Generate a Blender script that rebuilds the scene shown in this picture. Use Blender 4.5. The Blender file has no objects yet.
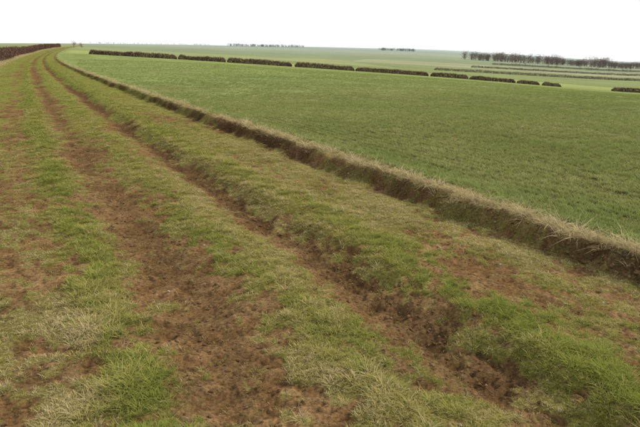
import bpy, math, numpy as np
rng = np.random.default_rng(7)
sc = bpy.context.scene
sc.view_settings.view_transform='Standard'; sc.view_settings.look='None'; sc.view_settings.exposure=0
# ---------------------------------------------------------------- noise
def _h(i,j,s):
    v=np.sin(i*127.1+j*311.7+s*74.7)*43758.5453
    return v-np.floor(v)
def vn(x,y,s=0):
    xi=np.floor(x); yi=np.floor(y); fx=x-xi; fy=y-yi
    fx=fx*fx*(3-2*fx); fy=fy*fy*(3-2*fy)
    a=_h(xi,yi,s); b=_h(xi+1,yi,s); c=_h(xi,yi+1,s); d=_h(xi+1,yi+1,s)
    return (a+(b-a)*fx)*(1-fy)+(c+(d-c)*fx)*fy
def fbm(x,y,o=3,s=0):
    t=0;a=1;n=0
    for k in range(o):
        t=t+a*vn(x*2**k+13.7*k,y*2**k+7.3*k,s+k*3); n+=a; a*=.5
    return t/n
def ss(a,b,x):
    t=np.clip((x-a)/(b-a),0,1); return t*t*(3-2*t)
def g(x,c,w): return np.exp(-((x-c)/w)**2)
# ---------------------------------------------------------------- terrain
AZ=np.array([-180,-40,-10,5,10,15,26,37.6,52.7,75,180.])
RR=np.array([0.1,25,60,180,300,450,800,1500,3000,9000.])
ZT=np.array([
 [0,0,0,0,0,0,0,0,0,0],
 [0,0,0,.5,2,4,7,14,28,60],
 [0,0,0,.5,2,4,7,14,28,60],
 [0,0,0,.6,2.4,4.0,7,15,29,60],
 [0,0,0,-.4,-.3,.5,4,12,27,55],
 [0,0,-.1,-1.3,-1.5,-1,1.7,8.6,23,50],
 [0,-.05,-.7,-3.6,-4.8,-5.2,-4.5,1.7,13,40],
 [0,-.12,-1.3,-6.0,-8.5,-10,-10.6,-10,-6,0],
 [0,-.3,-2.2,-9.6,-13.5,-17,-23,-35,-58,-160],
 [0,-.3,-2.4,-10,-14,-17,-23,-35,-58,-160],
 [0,0,0,0,0,0,0,0,0,0]],float)
azf=np.arange(-180,181,1.0); lrf=np.linspace(math.log(.1),math.log(9000),500)
def herm(xq,xp,yp):
    m=np.gradient(yp,xp)
    i=np.clip(np.searchsorted(xp,xq)-1,0,len(xp)-2)
    h=xp[i+1]-xp[i]; t=np.clip((xq-xp[i])/h,0,1)
    return (2*t**3-3*t**2+1)*yp[i]+(t**3-2*t**2+t)*h*m[i]+(-2*t**3+3*t**2)*yp[i+1]+(t**3-t**2)*h*m[i+1]
rowsR=np.array([herm(np.exp(lrf),RR,z) for z in ZT])
TG=np.array([np.interp(azf,AZ,rowsR[:,k]) for k in range(len(lrf))]).T
ker=np.exp(-(np.arange(-6,7)/3.)**2); ker/=ker.sum()
TG=np.array([np.convolve(np.pad(TG[:,k],6,mode='edge'),ker,'valid') for k in range(len(lrf))]).T
def terr(X,Y):
    r=np.clip(np.hypot(X,Y),.1,8999); az=np.degrees(np.arctan2(X,Y))
    u=(az+180); v=(np.log(r)-lrf[0])/(lrf[1]-lrf[0])
    ui=np.clip(u.astype(int),0,359); vi=np.clip(v.astype(int),0,498); fu=u-ui; fv=np.clip(v-vi,0,1)
    return (TG[ui,vi]*(1-fu)+TG[ui+1,vi]*fu)*(1-fv)+(TG[ui,vi+1]*(1-fu)+TG[ui+1,vi+1]*fu)*fv
def Cc(Y):
    Yp=np.clip(Y,0,250); return .6*(Yp/53)**2+np.clip(Y-250,0,None)*.1068
def LD(X,Y): return X*.899-Y*.438, X*.438+Y*.899
def mix(a,b,t):
    a=np.asarray(a,float); b=np.asarray(b,float)
    t=np.asarray(t)[...,None]; return a*(1-t)+b*t
def lushf(w,big): return np.clip((g(w,.31,.26)*.9+g(w,1.45,.32)*.55+g(w,2.62,.26)*1.0+g(w,3.3,.4)*.25+g(w,-1.0,.5)*.4)*np.clip(-.1+1.9*big,0,1.2),0,1.0)
def ground(X,Y,full=True):
    X=np.asarray(X,float);Y=np.asarray(Y,float)
    r=np.hypot(X,Y); s=X-Cc(Y)
    w=s+.22*(fbm(Y*.4,X*.1,2,5)-.5)+.22*(fbm(X*2.2,Y*1.6,3,9)-.5)
    w=w+.20*(fbm(Y*2.6,X*1.5,3,12)-.5)*ss(3.2,3.8,w)*(1-ss(4.8,6,w))
    big=fbm(X*.9,Y*.55,3,21); med=fbm(X*4,Y*3,3,31); pat=fbm(X*1.6+9,Y*.35,3,41); fin=fbm(X*13,Y*11,3,46)
    far=ss(7,35,r)
    rut=np.clip(g(w,.86,.33)+g(w,2.08,.24),0,1)
    gr=np.full_like(X,.61)
    gr=gr+.14*g(w,-1.1,.5)-.26*g(w,-.22,.27)+.28*g(w,.31,.2)-.60*g(w,.86,.33)+.12*g(w,1.5,.25)-.62*g(w,2.06,.21)+.36*g(w,2.58,.2)+.0*g(w,3.3,.4)-.12*g(w,3.9,.12)
    na=1-.35*rut
    gr=gr+na*(1.1*(big-.5)+1.3*(med-.5)+.8*(pat-.5)+1.7*(fin-.5)*(1-ss(10,30,r)))
    gr=gr+far*.12
    gr=np.clip((gr-.30)/.30,0,1)
    soil=1-gr
    wheat=ss(4.34,4.5,w)
    bro=np.clip(fbm(Y*1.1,X*1.0,3,75)*2.4-.45+.3*(1-ss(6,14,r)),0,1)
    face=ss(3.90,4.0,w)*(1-ss(4.12,4.2,w))*bro
    dry=g(w,4.25,.10)*np.clip(-.3+2.2*fbm(Y*1.7,X,3,71),0,1)
    dryL=ss(-1.9,-2.6,s)*ss(20,50,Y)
    lane=1-wheat
    z=terr(X,Y)
    prof=-.045*g(w,.86,.28)-.06*g(w,2.08,.2)+.02*g(w,1.5,.3)+.03*g(w,.3,.2)+.08*ss(2.25,2.47,w)-.05*ss(2.6,3.1,w)-.03*g(w,3.85,.18)+.15*ss(3.95,4.14,w)-.07*ss(4.3,5.2,w)+.12*ss(-1.8,-3,w)
    z=z+prof*(1-ss(150,400,r))
    nearf=1-ss(14,30,r)
    cl=fbm(X*9,Y*9,3,51); cl2=fbm(X*28,Y*28,3,61)
    rough=np.clip(soil*lane+face*.8,0,1)*(.45+g(w,2.2,.25)*.6+g(w,.83,.4)*.15)
    z=z+nearf*(rough*(.065*(cl-.5)+.036*(cl2-.5)*1.2)+lane*(.04*(med-.5)+.020*(fin-.5))+face*.10*(cl-.5)+wheat*.02*(cl2-.5))
    z=z+.03*(fbm(X*.7,Y*.7,2,81)-.5)
    M=dict(z=z,s=s,w=w,soil=soil*lane,grass=gr*lane,wheat=wheat,face=face,dry=dry,dryL=dryL,big=big,med=med,cl=cl,cl2=cl2,pat=pat,fin=fin,r=r)
    if not full: return M
    c=mix((.135,.078,.036),(.215,.138,.070),np.clip((cl-.3)*1.8,0,1))
    c=mix(c,(.060,.034,.017),np.clip((.46-cl2)*3.2,0,.85))
    c=mix(c,(.072,.042,.022),np.clip(g(w,2.16,.2)*.65+g(w,3.9,.12)*.4+g(w,.86,.2)*.3,0,.7))
    thatch=mix((.135,.125,.036),(.21,.175,.07),np.clip((cl-.35)*2,0,1))
    thatch=mix(thatch,(.15,.17,.040),np.clip(far*.75+.2*big,0,1))
    c=mix(c,thatch,gr*.9)
    c=mix(c,(.055,.032,.017),face*.95*(1-.5*np.clip((cl-.5)*3,0,1)))
    c=mix(c,(.40,.33,.18),np.clip(dry*.5+dryL*.75*np.clip(fbm(X*.5,Y*.15,2,15)*1.5,0,1),0,1))
    L,D=LD(X,Y)
    wn=fbm(X*.12,Y*.12,3,91); wn2=fbm(X*1.2,Y*.6,3,92); wn3=fbm(s*.55,Y*.012,2,93)
    wc=mix((.105,.098,.040),(.150,.190,.068),ss(7,40,r))
    wc=mix(wc,(.205,.235,.090),np.clip((wn-.35)*2,0,1)*.6+.3*ss(60,160,r))
    wc=wc*(.66+.36*wn2+.32*wn3)[...,None]
    c=mix(c,wc,wheat)
    beyond=ss(181.5,183,D)*ss(-1.0,3.0,s-5)
    c2=np.zeros_like(c)
    bands=[(180,250,(.235,.270,.10),(.215,.25,.095)),(250,330,(.175,.205,.082),(.195,.225,.09)),(330,480,(.22,.24,.11),(.17,.20,.085)),
           (480,640,(.165,.195,.09),(.23,.24,.13)),(640,900,(.19,.21,.11),(.155,.185,.09)),(900,1200,(.22,.23,.135),(.175,.20,.10)),(1200,1800,(.15,.185,.105),(.18,.205,.125)),(1800,9999,(.13,.165,.10),(.115,.15,.09))]
    Dt=D+L*.12+ (L<-20)*30+14*np.sin(L/90.)
    for k,(a,b,ca,cb) in enumerate(bands):
        m=(Dt>=a)&(Dt<b) if k else (Dt<b)
        cell=np.floor((L+D*.15*(k%3-1))/(160+90*k)+.37*k)
        hsh=_h(cell,cell*0+k,3.)
        col=mix(ca,cb,(hsh>.5).astype(float))
        c2[m]=col[m]
    c2=c2*(.8+.4*fbm(X*.03,Y*.03,4,4))[...,None]
    c=mix(c,c2,beyond)
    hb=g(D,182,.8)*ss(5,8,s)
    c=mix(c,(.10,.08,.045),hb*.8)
    leftf=ss(-3.5,-4.5,s)
    c=mix(c,(.17,.19,.07),leftf)
    haze_tint=1-np.exp(-np.clip(r-150,0,None)/3600)
    c=mix(c,(.42,.48,.50),np.clip(haze_tint,0,.75))  # aerial haze painted into the ground colour, growing with distance
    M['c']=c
    return M
# ---------------------------------------------------------------- helpers
def mesh_np(name,V,F,mat=None,attrs=None,smooth=False,cols=None,link=True):
    me=bpy.data.meshes.new(name); V=np.asarray(V,np.float32); F=np.asarray(F,np.int32)
    me.vertices.add(len(V)); me.vertices.foreach_set('co',V.ravel())
    if len(F):
        k=F.shape[1]
        me.loops.add(F.size); me.loops.foreach_set('vertex_index',F.ravel())
        me.polygons.add(len(F)); me.polygons.foreach_set('loop_start',np.arange(0,F.size,k,dtype=np.int32))
    me.update(calc_edges=True)
    if len(F): me.polygons.foreach_set('use_smooth',np.full(len(F),smooth))
    if cols is not None:
        a=me.attributes.new('col','FLOAT_COLOR','POINT'); 
        a.data.foreach_set('color',np.c_[cols,np.ones(len(V))].astype(np.float32).ravel())
    for n,(t,v) in (attrs or {}).items():
        a=me.attributes.new(n,t,'POINT'); a.data.foreach_set('vector' if t=='FLOAT_VECTOR' else 'value',np.asarray(v).ravel())
    if mat: me.materials.append(mat)
    ob=bpy.data.objects.new(name,me)
    if link: sc.collection.objects.link(ob)
    return ob
def newmat(name):
    m=bpy.data.materials.new(name); m.use_nodes=True; nt=m.node_tree; nt.nodes.clear()
    return m,nt,nt.nodes.new,nt.links.new
def ramp(nt,pts):
    n=nt.nodes.new('ShaderNodeValToRGB'); e=n.color_ramp.elements
    while len(e)<len(pts): e.new(.5)
    for i,(p,c) in enumerate(pts): e[i].position=p; e[i].color=(*c,1)
    return n
# ground material
gm,nt,N,Lk=newmat('ground_soil_and_turf')
out=N('ShaderNodeOutputMaterial'); b=N('ShaderNodeBsdfDiffuse')
at=N('ShaderNodeAttribute'); at.attribute_name='col'; geo=N('ShaderNodeNewGeometry')
n1=N('ShaderNodeTexNoise'); n1.inputs['Scale'].default_value=45; n1.inputs['Detail'].default_value=5; n1.inputs['Roughness'].default_value=.7
n2=N('ShaderNodeTexNoise'); n2.inputs['Scale'].default_value=1.3; n2.inputs['Detail'].default_value=6; n2.inputs['Roughness'].default_value=.75
Lk(geo.outputs['Position'],n1.inputs['Vector']); Lk(geo.outputs['Position'],n2.inputs['Vector'])
r1=ramp(nt,[(.3,(.38,.38,.38)),(.7,(1.55,1.55,1.55))]); r2=ramp(nt,[(.35,(.72,.74,.72)),(.65,(1.25,1.22,1.2))])
Lk(n1.outputs['Fac'],r1.inputs['Fac']); Lk(n2.outputs['Fac'],r2.inputs['Fac'])
m1=N('ShaderNodeMix'); m1.data_type='RGBA'; m1.blend_type='MULTIPLY'; m1.inputs[0].default_value=1
m2=N('ShaderNodeMix'); m2.data_type='RGBA'; m2.blend_type='MULTIPLY'; m2.inputs[0].default_value=1
Lk(at.outputs['Color'],m1.inputs[6]); Lk(r1.outputs['Color'],m1.inputs[7]); Lk(m1.outputs[2],m2.inputs[6]); Lk(r2.outputs['Color'],m2.inputs[7])
Lk(m2.outputs[2],b.inputs['Color'])
bp=N('ShaderNodeBump'); bp.inputs['Strength'].default_value=.9; bp.inputs['Distance'].default_value=.018
Lk(n1.outputs['Fac'],bp.inputs['Height']); Lk(bp.outputs['Normal'],b.inputs['Normal']); Lk(b.outputs[0],out.inputs[0])
# blade materials
def blade_mat(name,ramp_pts,base,transl=.3):
    m,nt,N,Lk=newmat(name)
    out=N('ShaderNodeOutputMaterial'); b=N('ShaderNodeBsdfDiffuse')
    t=N('ShaderNodeBsdfTranslucent'); mx=N('ShaderNodeMixShader'); mx.inputs[0].default_value=transl
    ti=N('ShaderNodeAttribute'); ti.attribute_type='INSTANCER'; ti.attribute_name='tint'
    hh=N('ShaderNodeAttribute'); hh.attribute_name='hh'; vv=N('ShaderNodeAttribute'); vv.attribute_name='vv'
    ad=N('ShaderNodeMath'); ad.operation='MULTIPLY_ADD'; ad.inputs[1].default_value=.35; Lk(vv.outputs['Fac'],ad.inputs[0]); Lk(ti.outputs['Fac'],ad.inputs[2])
    rp=ramp(nt,ramp_pts); Lk(ad.outputs[0],rp.inputs['Fac'])
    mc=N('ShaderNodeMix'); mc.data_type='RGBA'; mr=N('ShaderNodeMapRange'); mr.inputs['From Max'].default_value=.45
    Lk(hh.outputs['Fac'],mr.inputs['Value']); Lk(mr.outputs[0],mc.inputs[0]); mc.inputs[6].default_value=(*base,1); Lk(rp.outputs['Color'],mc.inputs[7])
    Lk(mc.outputs[2],b.inputs['Color']); Lk(mc.outputs[2],t.inputs['Color']); Lk(b.outputs[0],mx.inputs[1]); Lk(t.outputs[0],mx.inputs[2]); Lk(mx.outputs[0],out.inputs[0])
    return m
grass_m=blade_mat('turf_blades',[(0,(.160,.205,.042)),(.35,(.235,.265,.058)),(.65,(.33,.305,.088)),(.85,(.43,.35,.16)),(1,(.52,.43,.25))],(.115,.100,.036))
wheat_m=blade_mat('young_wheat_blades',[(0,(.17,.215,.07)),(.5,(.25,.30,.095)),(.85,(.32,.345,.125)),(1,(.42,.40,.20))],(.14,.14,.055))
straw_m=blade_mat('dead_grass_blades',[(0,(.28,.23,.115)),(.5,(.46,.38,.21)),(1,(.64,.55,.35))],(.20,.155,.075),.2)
def simple_mat(name,pts,scale=8,inst=False):
    m,nt,N,Lk=newmat(name)
    out=N('ShaderNodeOutputMaterial'); b=N('ShaderNodeBsdfDiffuse')
    geo=N('ShaderNodeNewGeometry'); n=N('ShaderNodeTexNoise'); n.inputs['Scale'].default_value=scale; n.inputs['Detail'].default_value=5
    Lk(geo.outputs['Position'],n.inputs['Vector']); rp=ramp(nt,pts); Lk(n.outputs['Fac'],rp.inputs['Fac']); Lk(rp.outputs['Color'],b.inputs['Color'])
    if inst:
        bp=N('ShaderNodeBump'); bp.inputs['Distance'].default_value=.01; Lk(n.outputs['Fac'],bp.inputs['Height']); Lk(bp.outputs['Normal'],b.inputs['Normal'])
    Lk(b.outputs[0],out.inputs[0]); return m
clod_m=simple_mat('soil_clods_mat',[(.3,(.068,.040,.020)),(.55,(.135,.083,.042)),(.75,(.22,.145,.078))],30,True)
stone_m=simple_mat('flint_mat',[(.3,(.2,.17,.13)),(.6,(.36,.31,.24))],20,True)
hedge_m=simple_mat('hawthorn_twigs',[(.3,(.100,.058,.048)),(.5,(.135,.082,.064)),(.7,(.175,.112,.085))],.25)
fhedge_m=simple_mat('far_hedge_twigs_haze_tint',[(.3,(.155,.13,.10)),(.7,(.21,.175,.135))],.1)  # twig colour lightened to paint in distance haze
wood_m=simple_mat('bare_wood_haze_tint',[(.3,(.145,.122,.115)),(.7,(.20,.17,.155))],.05)  # grey-brown wood with distance haze mixed into its colour
wood2_m=simple_mat('woodland_haze_tint',[(.3,(.14,.165,.18)),(.7,(.19,.21,.21))],.02)  # bluish colour stands in for haze over the ridge woods
# ---------------------------------------------------------------- ground sheet
az=np.radians(np.concatenate([np.arange(-180,-22,3.),np.arange(-22,76,.115),np.arange(76,180,3.)]))
lr=np.concatenate([np.linspace(math.log(.3),math.log(1.5),20,endpoint=False),np.arange(math.log(1.5),math.log(40),.0046),np.arange(math.log(40),math.log(600),.008),np.linspace(math.log(600),math.log(8500),160)])
RRg,AAg=np.meshgrid(np.exp(lr),az,indexing='ij'); X=(RRg*np.sin(AAg)).ravel(); Y=(RRg*np.cos(AAg)).ravel()
M=ground(X,Y); nr,na=RRg.shape
V=np.c_[X,Y,M['z']]
i=np.arange(nr-1)[:,None]*na; j=np.arange(na)[None,:]; j2=(j+1)%na
F=np.stack([i+j,i+na+j,i+na+j2,i+j2],-1).reshape(-1,4)[:,::-1]
cz=float(V[:na,2].mean()); ci=len(V); V=np.vstack([V,[[0,0,cz]]]); cols=np.vstack([M['c'],M['c'][:1]])
nn=na-na%2
fan=np.array([[ci,(k+2)%na if k+2<na else 0,k+1,k] for k in range(0,nn,2)])
F=np.vstack([F,fan])
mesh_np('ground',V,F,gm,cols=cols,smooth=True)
# ---------------------------------------------------------------- tuft prototypes
def tuft(name,n,rad,hmin,hmax,wd,mat,lean=.5,seg=3,seed=0,erect=0.):
    r=np.random.default_rng(seed); Vs=[];Fs=[];hh=[];vv=[]
    for k in range(n):
        a=r.uniform(0,6.28); q=rad*math.sqrt(r.uniform()); px,py=q*math.cos(a),q*math.sin(a)
        h=r.uniform(hmin,hmax); d=a+r.normal()*.9; l=h*lean*r.uniform(.3,1.4); w=wd*r.uniform(.6,1.3); v=r.uniform()
        sx,sy=-math.sin(d),math.cos(d); base=len(Vs)
        for t in np.linspace(0,1,seg+1):
            cx=px+math.cos(d)*l*t**1.8; cy=py+math.sin(d)*l*t**1.8; cz=h*(t-.28*lean*t**3)-.008
            ww=w*(1-t**1.6)*.5+.0002
            Vs+= [(cx-sx*ww,cy-sy*ww,cz),(cx+sx*ww,cy+sy*ww,cz)]; hh+=[t,t]; vv+=[v,v]
        for m in range(seg): b0=base+2*m; Fs.append((b0,b0+1,b0+3,b0+2))
    return mesh_np(name,Vs,Fs,mat,attrs={'hh':('FLOAT',np.array(hh,np.float32)),'vv':('FLOAT',np.array(vv,np.float32))},link=False)
def coll(name,obs):
    c=bpy.data.collections.new(name)
    for o in obs: c.objects.link(o)
    return c
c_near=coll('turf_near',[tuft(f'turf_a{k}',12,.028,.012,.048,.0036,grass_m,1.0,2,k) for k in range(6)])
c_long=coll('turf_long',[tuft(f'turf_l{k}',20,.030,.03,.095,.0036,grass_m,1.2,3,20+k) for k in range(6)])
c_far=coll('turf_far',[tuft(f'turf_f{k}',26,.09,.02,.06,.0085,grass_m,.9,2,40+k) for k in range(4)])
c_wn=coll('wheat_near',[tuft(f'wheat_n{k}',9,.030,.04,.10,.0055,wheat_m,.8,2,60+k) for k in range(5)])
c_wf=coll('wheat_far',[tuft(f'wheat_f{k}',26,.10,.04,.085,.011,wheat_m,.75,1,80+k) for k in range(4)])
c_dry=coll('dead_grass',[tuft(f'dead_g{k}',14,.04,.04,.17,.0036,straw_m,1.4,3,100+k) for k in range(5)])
def clod(name,mat,seed,flat=.65):
    import bmesh
    bm=bmesh.new(); bmesh.ops.create_icosphere(bm,subdivisions=2,radius=.5)
    r=np.random.default_rng(seed); off=r.uniform(0,50)
    for v in bm.verts:
        c=v.co; n=fbm(np.array([c.x*3+off+c.z*2]),np.array([c.y*3+c.z*2.3]),2,seed)[0]
        v.co=c*(.6+.8*n); v.co.z*=flat
    me=bpy.data.meshes.new(name); bm.to_mesh(me); bm.free(); me.materials.append(mat)
    return bpy.data.objects.new(name,me)
c_clod=coll('clods',[clod(f'clod_{k}',clod_m,k) for k in range(5)])
c_stone=coll('stones',[clod(f'stone_{k}',stone_m,30+k,.5) for k in range(4)])
def scatter(name,P,scl,tint,collection,npick,tilt=.12):
    n=len(P); rot=np.c_[rng.normal(0,tilt,n),rng.normal(0,tilt,n),rng.uniform(0,6.283,n)].astype(np.float32)
    if np.ndim(scl)==1: scl=np.repeat(scl[:,None],3,1)
    ob=mesh_np(name,P,np.zeros((0,4)),None,attrs={'rot':('FLOAT_VECTOR',rot),'scl':('FLOAT_VECTOR',scl.astype(np.float32)),'tint':('FLOAT',tint.astype(np.float32)),'pick':('INT',rng.integers(0,npick,n).astype(np.int32))})
    ng=bpy.data.node_groups.new(name+'_nodes','GeometryNodeTree')
    ng.interface.new_socket('Geometry',in_out='INPUT',socket_type='NodeSocketGeometry'); ng.interface.new_socket('Geometry',in_out='OUTPUT',socket_type='NodeSocketGeometry')
    gi=ng.nodes.new('NodeGroupInput'); go=ng.nodes.new('NodeGroupOutput'); ip=ng.nodes.new('GeometryNodeInstanceOnPoints')
    ci=ng.nodes.new('GeometryNodeCollectionInfo'); ci.inputs['Collection'].default_value=collection; ci.inputs['Separate Children'].default_value=True; ci.inputs['Reset Children'].default_value=True
    def na(nm,t):
        x=ng.nodes.new('GeometryNodeInputNamedAttribute'); x.data_type=t; x.inputs['Name'].default_value=nm; return x.outputs['Attribute']
    l=ng.links.new; l(gi.outputs[0],ip.inputs['Points']); l(ci.outputs[0],ip.inputs['Instance']); ip.inputs['Pick Instance'].default_value=True
    l(na('pick','INT'),ip.inputs['Instance Index']); l(na('rot','FLOAT_VECTOR'),ip.inputs['Rotation']); l(na('scl','FLOAT_VECTOR'),ip.inputs['Scale'])
    l(ip.outputs[0],go.inputs[0]); mo=ob.modifiers.new('scatter','NODES'); mo.node_group=ng
    return ob
def sample(n,r0,r1,p,a0=-10,a1=62):
    u=rng.uniform(size=n); q=2-p
    r=(r0**q+u*(r1**q-r0**q))**(1/q) if abs(q)>1e-6 else r0*(r1/r0)**u
    a=np.radians(rng.uniform(a0,a1,n)); return r*np.sin(a),r*np.cos(a)
def put(X,Y,M,k): return np.c_[X[k],Y[k],M['z'][k]]
# near turf
X1,Y1=sample(150000,1.8,12,1.0); M=ground(X1,Y1,False); lush=lushf(M['w'],M['med']*.5+M['big']*.3+M['fin']*.2)
den=np.clip(M['grass']**1.2*(.42+.6*lush),0,1)*(1-M['wheat'])*(1-.85*M['face'])+.02
k=rng.uniform(size=len(X1))<den
tn=np.clip(.56-.46*lush+.9*(M['pat']-.5)+.8*(M['med']-.5)+rng.normal(0,.19,len(X1)),0,.95)
sz=(.6+.55*lush*M['grass'])*rng.uniform(.45,1.3,len(X1))
longk=k&(rng.uniform(size=len(X1))<lush*M['grass']*ss(.40,.60,M['fin']*.5+M['med']*.5)*.7); sk=k&~longk
scatter('turf_grass',put(X1,Y1,M,sk),sz[sk],tn[sk],c_near,6)
scatter('long_grass',put(X1,Y1,M,longk),sz[longk]*rng.uniform(.4,.95,longk.sum()),tn[longk],c_long,6)
# far turf
X1,Y1=sample(50000,10,90,1.75,-5,36); M=ground(X1,Y1,False); lush=lushf(M['w'],M['med']*.6+M['big']*.4)
k=(rng.uniform(size=len(X1))<np.clip(M['grass']**1.3*(.4+.6*lush),0,1)*(1-M['wheat'])*(1-.85*M['face']))&(M['s']>-3)&(M['s']<4.6)
tn=np.clip(.44-.32*lush+.6*(M['pat']-.5)+rng.normal(0,.14,len(X1)),0,.95)
scatter('turf_grass',put(X1,Y1,M,k),(.6+.5*lush[k])*rng.uniform(.5,1.2,k.sum())*(1+.35*ss(20,80,M['r'][k])),tn[k],c_far,4)
# wheat
def rows(X,Y,j):
    q=X-Cc(Y); sp=.18; qr=(np.floor(q/sp)+.5)*sp+rng.normal(0,j,len(X)); return qr+Cc(Y)
X1,Y1=sample(90000,4.5,20,1.5,8,62); X1=rows(X1,Y1,.027); M=ground(X1,Y1,False)
k=(M['wheat']>.5)&(rng.uniform(size=len(X1))<np.clip(-.15+2.0*(fbm(X1*2.6,Y1*2.6,3,77)),0,1))
scatter('wheat_crop',put(X1,Y1,M,k),rng.uniform(.45,1.1,k.sum()),np.clip(.37+.7*(fbm(X1[k]*1.2,Y1[k]*.5,3,72)-.5)+rng.normal(0,.17,k.sum()),0,.95),c_wn,5)
X1,Y1=sample(65000,15,110,1.8,5,62); X1=rows(X1,Y1,.045); M=ground(X1,Y1,False); L_,D_=LD(X1,Y1)
k=(M['wheat']>.5)&(D_<179)&(rng.uniform(size=len(X1))<np.clip(-.25+2.1*fbm(X1*.6,Y1*.6,3,78),0,1))
sf=rng.uniform(.5,.95,k.sum()); gw=1+1.0*ss(25,120,M['r'][k])
scatter('wheat_crop',put(X1,Y1,M,k),np.c_[sf*gw,sf*gw,sf],np.clip(.38+.9*(fbm(X1[k]*.2,Y1[k]*.15,3,79)-.5)+rng.normal(0,.16,k.sum()),0,.95),c_wf,4)
# dead grass
def strip(n,y0,y1,c,wd,pw):
    u=rng.uniform(size=n); y=(y0**(1-pw)+u*(y1**(1-pw)-y0**(1-pw)))**(1/(1-pw)); s=rng.normal(c,wd,n); return s+Cc(y),y
X1,Y1=strip(10000,1.5,90,4.22,.13,.9); M=ground(X1,Y1,False)
k=(rng.uniform(size=len(X1))<np.clip(M['dry']*.95,0,1))
P1=put(X1,Y1,M,k); s1=rng.uniform(.25,1.1,k.sum())*(1+.3*ss(15,60,Y1[k])); t1=rng.uniform(.1,.65,k.sum())
X1,Y1=strip(9000,20,330,-2.9,.5,.9); M=ground(X1,Y1,False); k=rng.uniform(size=len(X1))<.7
P2=put(X1,Y1,M,k); s2=rng.uniform(.8,2.0,k.sum()); t2=rng.uniform(.1,.65,k.sum())
X1,Y1=sample(13000,1.8,14,1.0); M=ground(X1,Y1,False); k=(M['wheat']<.5)&(rng.uniform(size=len(X1))<M['grass']*.6*(.4+g(M['w'],3.3,.5)))
P3=put(X1,Y1,M,k); s3=rng.uniform(.15,.42,k.sum()); t3=rng.uniform(0,.6,k.sum())
scatter('dead_grass',np.r_[P1,P2,P3],np.r_[s1,s2,s3],np.r_[t1,t2,t3],c_dry,5,.3)
# clods and stones
X1,Y1=sample(46000,1.8,14,1.2); M=ground(X1,Y1,False)
k=rng.uniform(size=len(X1))<np.clip(M['soil']*(.12+.5*g(M['w'],2.2,.22)+.35*g(M['w'],.83,.35)*(M['cl']>.5))+M['face']*.8,0,1)*(1-M['wheat'])
scatter('soil_clods',put(X1,Y1,M,k),.007+.026*rng.uniform(size=k.sum())**3.5+.025*M['face'][k]*rng.uniform(size=k.sum()),rng.uniform(size=k.sum()),c_clod,5,.5)
X1,Y1=sample(3200,1.8,20,1.1); M=ground(X1,Y1,False); k=(rng.uniform(size=len(X1))<.08+.35*g(M['w'],3.4,.5))&(M['w']<5)
scatter('flint_stones',put(X1,Y1,M,k)+[0,0,.002],.006+.02*rng.uniform(size=k.sum())**3,rng.uniform(size=k.sum()),c_stone,4,.5)
# ---------------------------------------------------------------- hedges
def twigs(P,dirs,ln,wd):
    n=len(P); u=rng.normal(size=(n,3)); side=np.cross(dirs,u); side/=np.linalg.norm(side,axis=1)[:,None]+1e-9
    a=P-dirs*ln[:,None]*.5; b=P+dirs*ln[:,None]*.5; w=side*wd[:,None]*.5
    V=np.stack([a-w,a+w,b+w*.35,b-w*.35],1).reshape(-1,3); return V,np.arange(4*n).reshape(-1,4)
def hedge(name,p0,p1,h,wid,dens=230,tw=.05,path=None,mat=None):
    p0=np.array(p0,float);p1=np.array(p1,float); ln=np.linalg.norm(p1-p0); n=int(ln*dens)
    t=rng.uniform(size=n)*ln; 
    if path is None:
        c=p0+(p1-p0)*(t/ln)[:,None]; nd=np.array([-(p1-p0)[1],(p1-p0)[0]])/ln; 
    else: c=path(t/ln); nd=np.array([1,0.])
    sd=rng.integers(0,9999)
    top=h*(.92+.45*(fbm(t*.22+sd,t*0+1,3,sd%50)-.5)+.12*(vn(t*1.6,t*0,sd%31)-.4))
    ends=np.clip(np.minimum(t,ln-t)/.9+.25*rng.uniform(size=n),.25,1); top=top*ends**.5
    ang=rng.normal(0,.45,n); zz=rng.uniform(0,1,n)**1.1
    q=c+nd*(ang*wid*.5*(1.1-.3*zz))[:,None]; zb=terr(q[:,0],q[:,1])
    P=np.c_[q,zb+zz*top]
    d=rng.normal(size=(n,3))*[.35,.35,.4]+[0,0,1.0]; d/=np.linalg.norm(d,axis=1)[:,None]
    V,F=twigs(P,d,rng.uniform(.2,.75,n)*min(1,h/1.6),tw*rng.uniform(.5,1.5,n))
    return mesh_np(name,V,F,mat or hedge_m)
def W(L,D): return (L*.899+D*.438,-L*.438+D*.899)
Dh=182
segs=[(-66,-41,1.45),(-40.6,-27,1.4),(-26.6,-8,1.5),(-7.2,10,1.45),(10.3,31.4,1.4),(32.0,43,1.3),(43.3,56.7,1.3),(57.2,63.7,1.2),(64.5,70,1.1),(85,100,1.25)]
for a,b_,h in segs: hedge('hedge',W(a,Dh),W(b_,Dh),h,1.3,300,.07)
def lp(t):
    y=70+t*360; return np.c_[Cc(y)-3.9+.3*np.sin(y*.07),y]
hedge('lane_hedge',(0,70),(0,430),1.8,1.5,240,.055,path=lp)
for a,b_,d0,d1,h in [(60,205,330,372,1.4),(115,300,480,520,1.6),(180,480,660,720,1.8)]:
    hedge('field_hedge',W(a,d0),W(b_,d1),h,2.0,70,.14,mat=fhedge_m)
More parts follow.
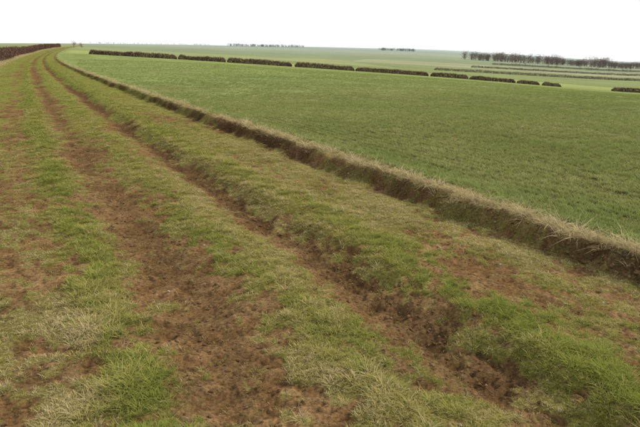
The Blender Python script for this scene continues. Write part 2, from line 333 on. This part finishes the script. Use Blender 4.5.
# ---------------------------------------------------------------- trees
def grove(name,pts,hs,mat,nt_=260,wf=1.0):
    VV=[];FF=[];o=0
    def add(V,F):
        nonlocal o
        VV.append(V);FF.append(F+o);o+=len(V)
    for (x,y),h in zip(pts,hs):
        zb=float(terr(np.array([x]),np.array([y]))[0])
        n=6; a=np.linspace(0,2*np.pi,n,endpoint=False)
        def tube(p,q,r0,r1):
            p=np.array(p);q=np.array(q); d=q-p; d/=np.linalg.norm(d); u=np.cross(d,[.3,1,.2]); u/=np.linalg.norm(u); v=np.cross(d,u)
            ring=lambda c,r:[c+r*(u*math.cos(t)+v*math.sin(t)) for t in a]
            Vt=np.array(ring(p,r0)+ring(q,r1)); Ft=np.array([(i,(i+1)%n,n+(i+1)%n,n+i) for i in range(n)]); add(Vt,Ft)
        tube((x,y,zb-.5),(x,y,zb+h*.8),h*.025,h*.008)
        cl=[]
        for k in range(10):
            t=rng.uniform(.08,.7); ang=rng.uniform(0,6.28); L=h*rng.uniform(.2,.4)
            e=np.array([x+math.cos(ang)*L*.8,y+math.sin(ang)*L*.8,zb+h*t+L*.5]); tube((x,y,zb+h*t),e,h*.010,h*.003); cl.append(e)
        cl.append(np.array([x,y,zb+h*.8])); cl=np.array(cl)
        ci=rng.integers(0,len(cl),nt_); P=cl[ci]+rng.normal(size=(nt_,3))*h*[.16,.16,.14]; P[:,2]=np.clip(P[:,2],zb+h*.03,zb+h*1.02)
        d=P-np.array([x,y,zb+h*.35]); d/=np.linalg.norm(d,axis=1)[:,None]; d=d+rng.normal(size=d.shape)*.5; d/=np.linalg.norm(d,axis=1)[:,None]
        V_,F_=twigs(P,d,h*rng.uniform(.05,.14,nt_),h*.012*wf*rng.uniform(.5,1.5,nt_)); add(V_,F_)
    return mesh_np(name,np.vstack(VV),np.vstack(FF),mat)
def line(L0,L1,D0,D1,n,jit):
    t=np.sort(rng.uniform(size=n)); L=L0+(L1-L0)*t+rng.normal(0,2,n); D=D0+(D1-D0)*t+rng.normal(0,jit,n); return [W(a,b) for a,b in zip(L,D)]
grove('distant_trees',line(215,560,920,1000,330,18),(6.5+9*fbm(np.linspace(0,22,330),np.zeros(330),2,8)*rng.uniform(.5,1.25,330)),wood_m,170,2.2)
grove('distant_trees',line(170,330,640,660,30,5),rng.uniform(2.5,5,30),wood_m,160,1.6)
grove('distant_woodland',line(-330,-60,2300,2350,170,25),rng.uniform(6,11,170),wood2_m,110,2.8)
grove('distant_woodland',line(210,330,2200,2200,85,25),rng.uniform(7,11,85),wood2_m,110,2.8)
grove('distant_woodland',line(-900,-450,2500,2600,90,25),rng.uniform(4,7,90),wood2_m,80,2.8)
grove('hawthorn_bush',[(Cc(np.array([395.]))[0]+5,395.),(Cc(np.array([405.]))[0]+9,405.)],[3.5,3.0],hedge_m,400,1.6)
# ---------------------------------------------------------------- light
SUN_AZ=95; SUN_EL=40
w=bpy.data.worlds.new('World'); sc.world=w; w.use_nodes=True; nt=w.node_tree; nt.nodes.clear()
N=nt.nodes.new; Lk=nt.links.new
sky=N('ShaderNodeTexSky'); sky.sky_type='NISHITA'; sky.sun_disc=False; sky.sun_elevation=math.radians(SUN_EL); sky.sun_rotation=math.radians(SUN_AZ); sky.dust_density=4
bg1=N('ShaderNodeBackground'); bg1.inputs[1].default_value=.12; Lk(sky.outputs[0],bg1.inputs[0])
tc=N('ShaderNodeTexCoord'); mp=N('ShaderNodeMapping'); mp.inputs['Scale'].default_value=(1,1,3.5); nz=N('ShaderNodeTexNoise'); nz.inputs['Scale'].default_value=1.6; nz.inputs['Detail'].default_value=5
Lk(tc.outputs['Generated'],mp.inputs[0]); Lk(mp.outputs[0],nz.inputs['Vector'])
rp=ramp(nt,[(.3,(.975,.975,.98)),(.7,(1.0,1.0,.995))]); Lk(nz.outputs['Fac'],rp.inputs['Fac'])
bg2=N('ShaderNodeBackground'); bg2.inputs[1].default_value=1.08; Lk(rp.outputs[0],bg2.inputs[0])
mx=N('ShaderNodeMixShader'); mx.inputs[0].default_value=.94; Lk(bg1.outputs[0],mx.inputs[1]); Lk(bg2.outputs[0],mx.inputs[2])
wo=N('ShaderNodeOutputWorld'); Lk(mx.outputs[0],wo.inputs[0])
sl=bpy.data.lights.new('sun','SUN'); sl.energy=3.9; sl.angle=math.radians(1.2); sl.color=(1,.93,.76); so=bpy.data.objects.new('sun',sl); sc.collection.objects.link(so)
from mathutils import Vector
sd=Vector((math.sin(math.radians(SUN_AZ))*math.cos(math.radians(SUN_EL)),math.cos(math.radians(SUN_AZ))*math.cos(math.radians(SUN_EL)),math.sin(math.radians(SUN_EL))))
so.rotation_euler=sd.to_track_quat('Z','Y').to_euler(); so.location=(0,0,30)
# ---------------------------------------------------------------- camera
cd=bpy.data.cameras.new('camera'); co=bpy.data.objects.new('camera',cd); sc.collection.objects.link(co)
cd.sensor_width=36; cd.lens=36*615/640; cd.clip_start=.05; cd.clip_end=20000
co.location=(0,0,1.7); co.rotation_euler=(math.radians(90-14.9),0,math.radians(-26)); sc.camera=co
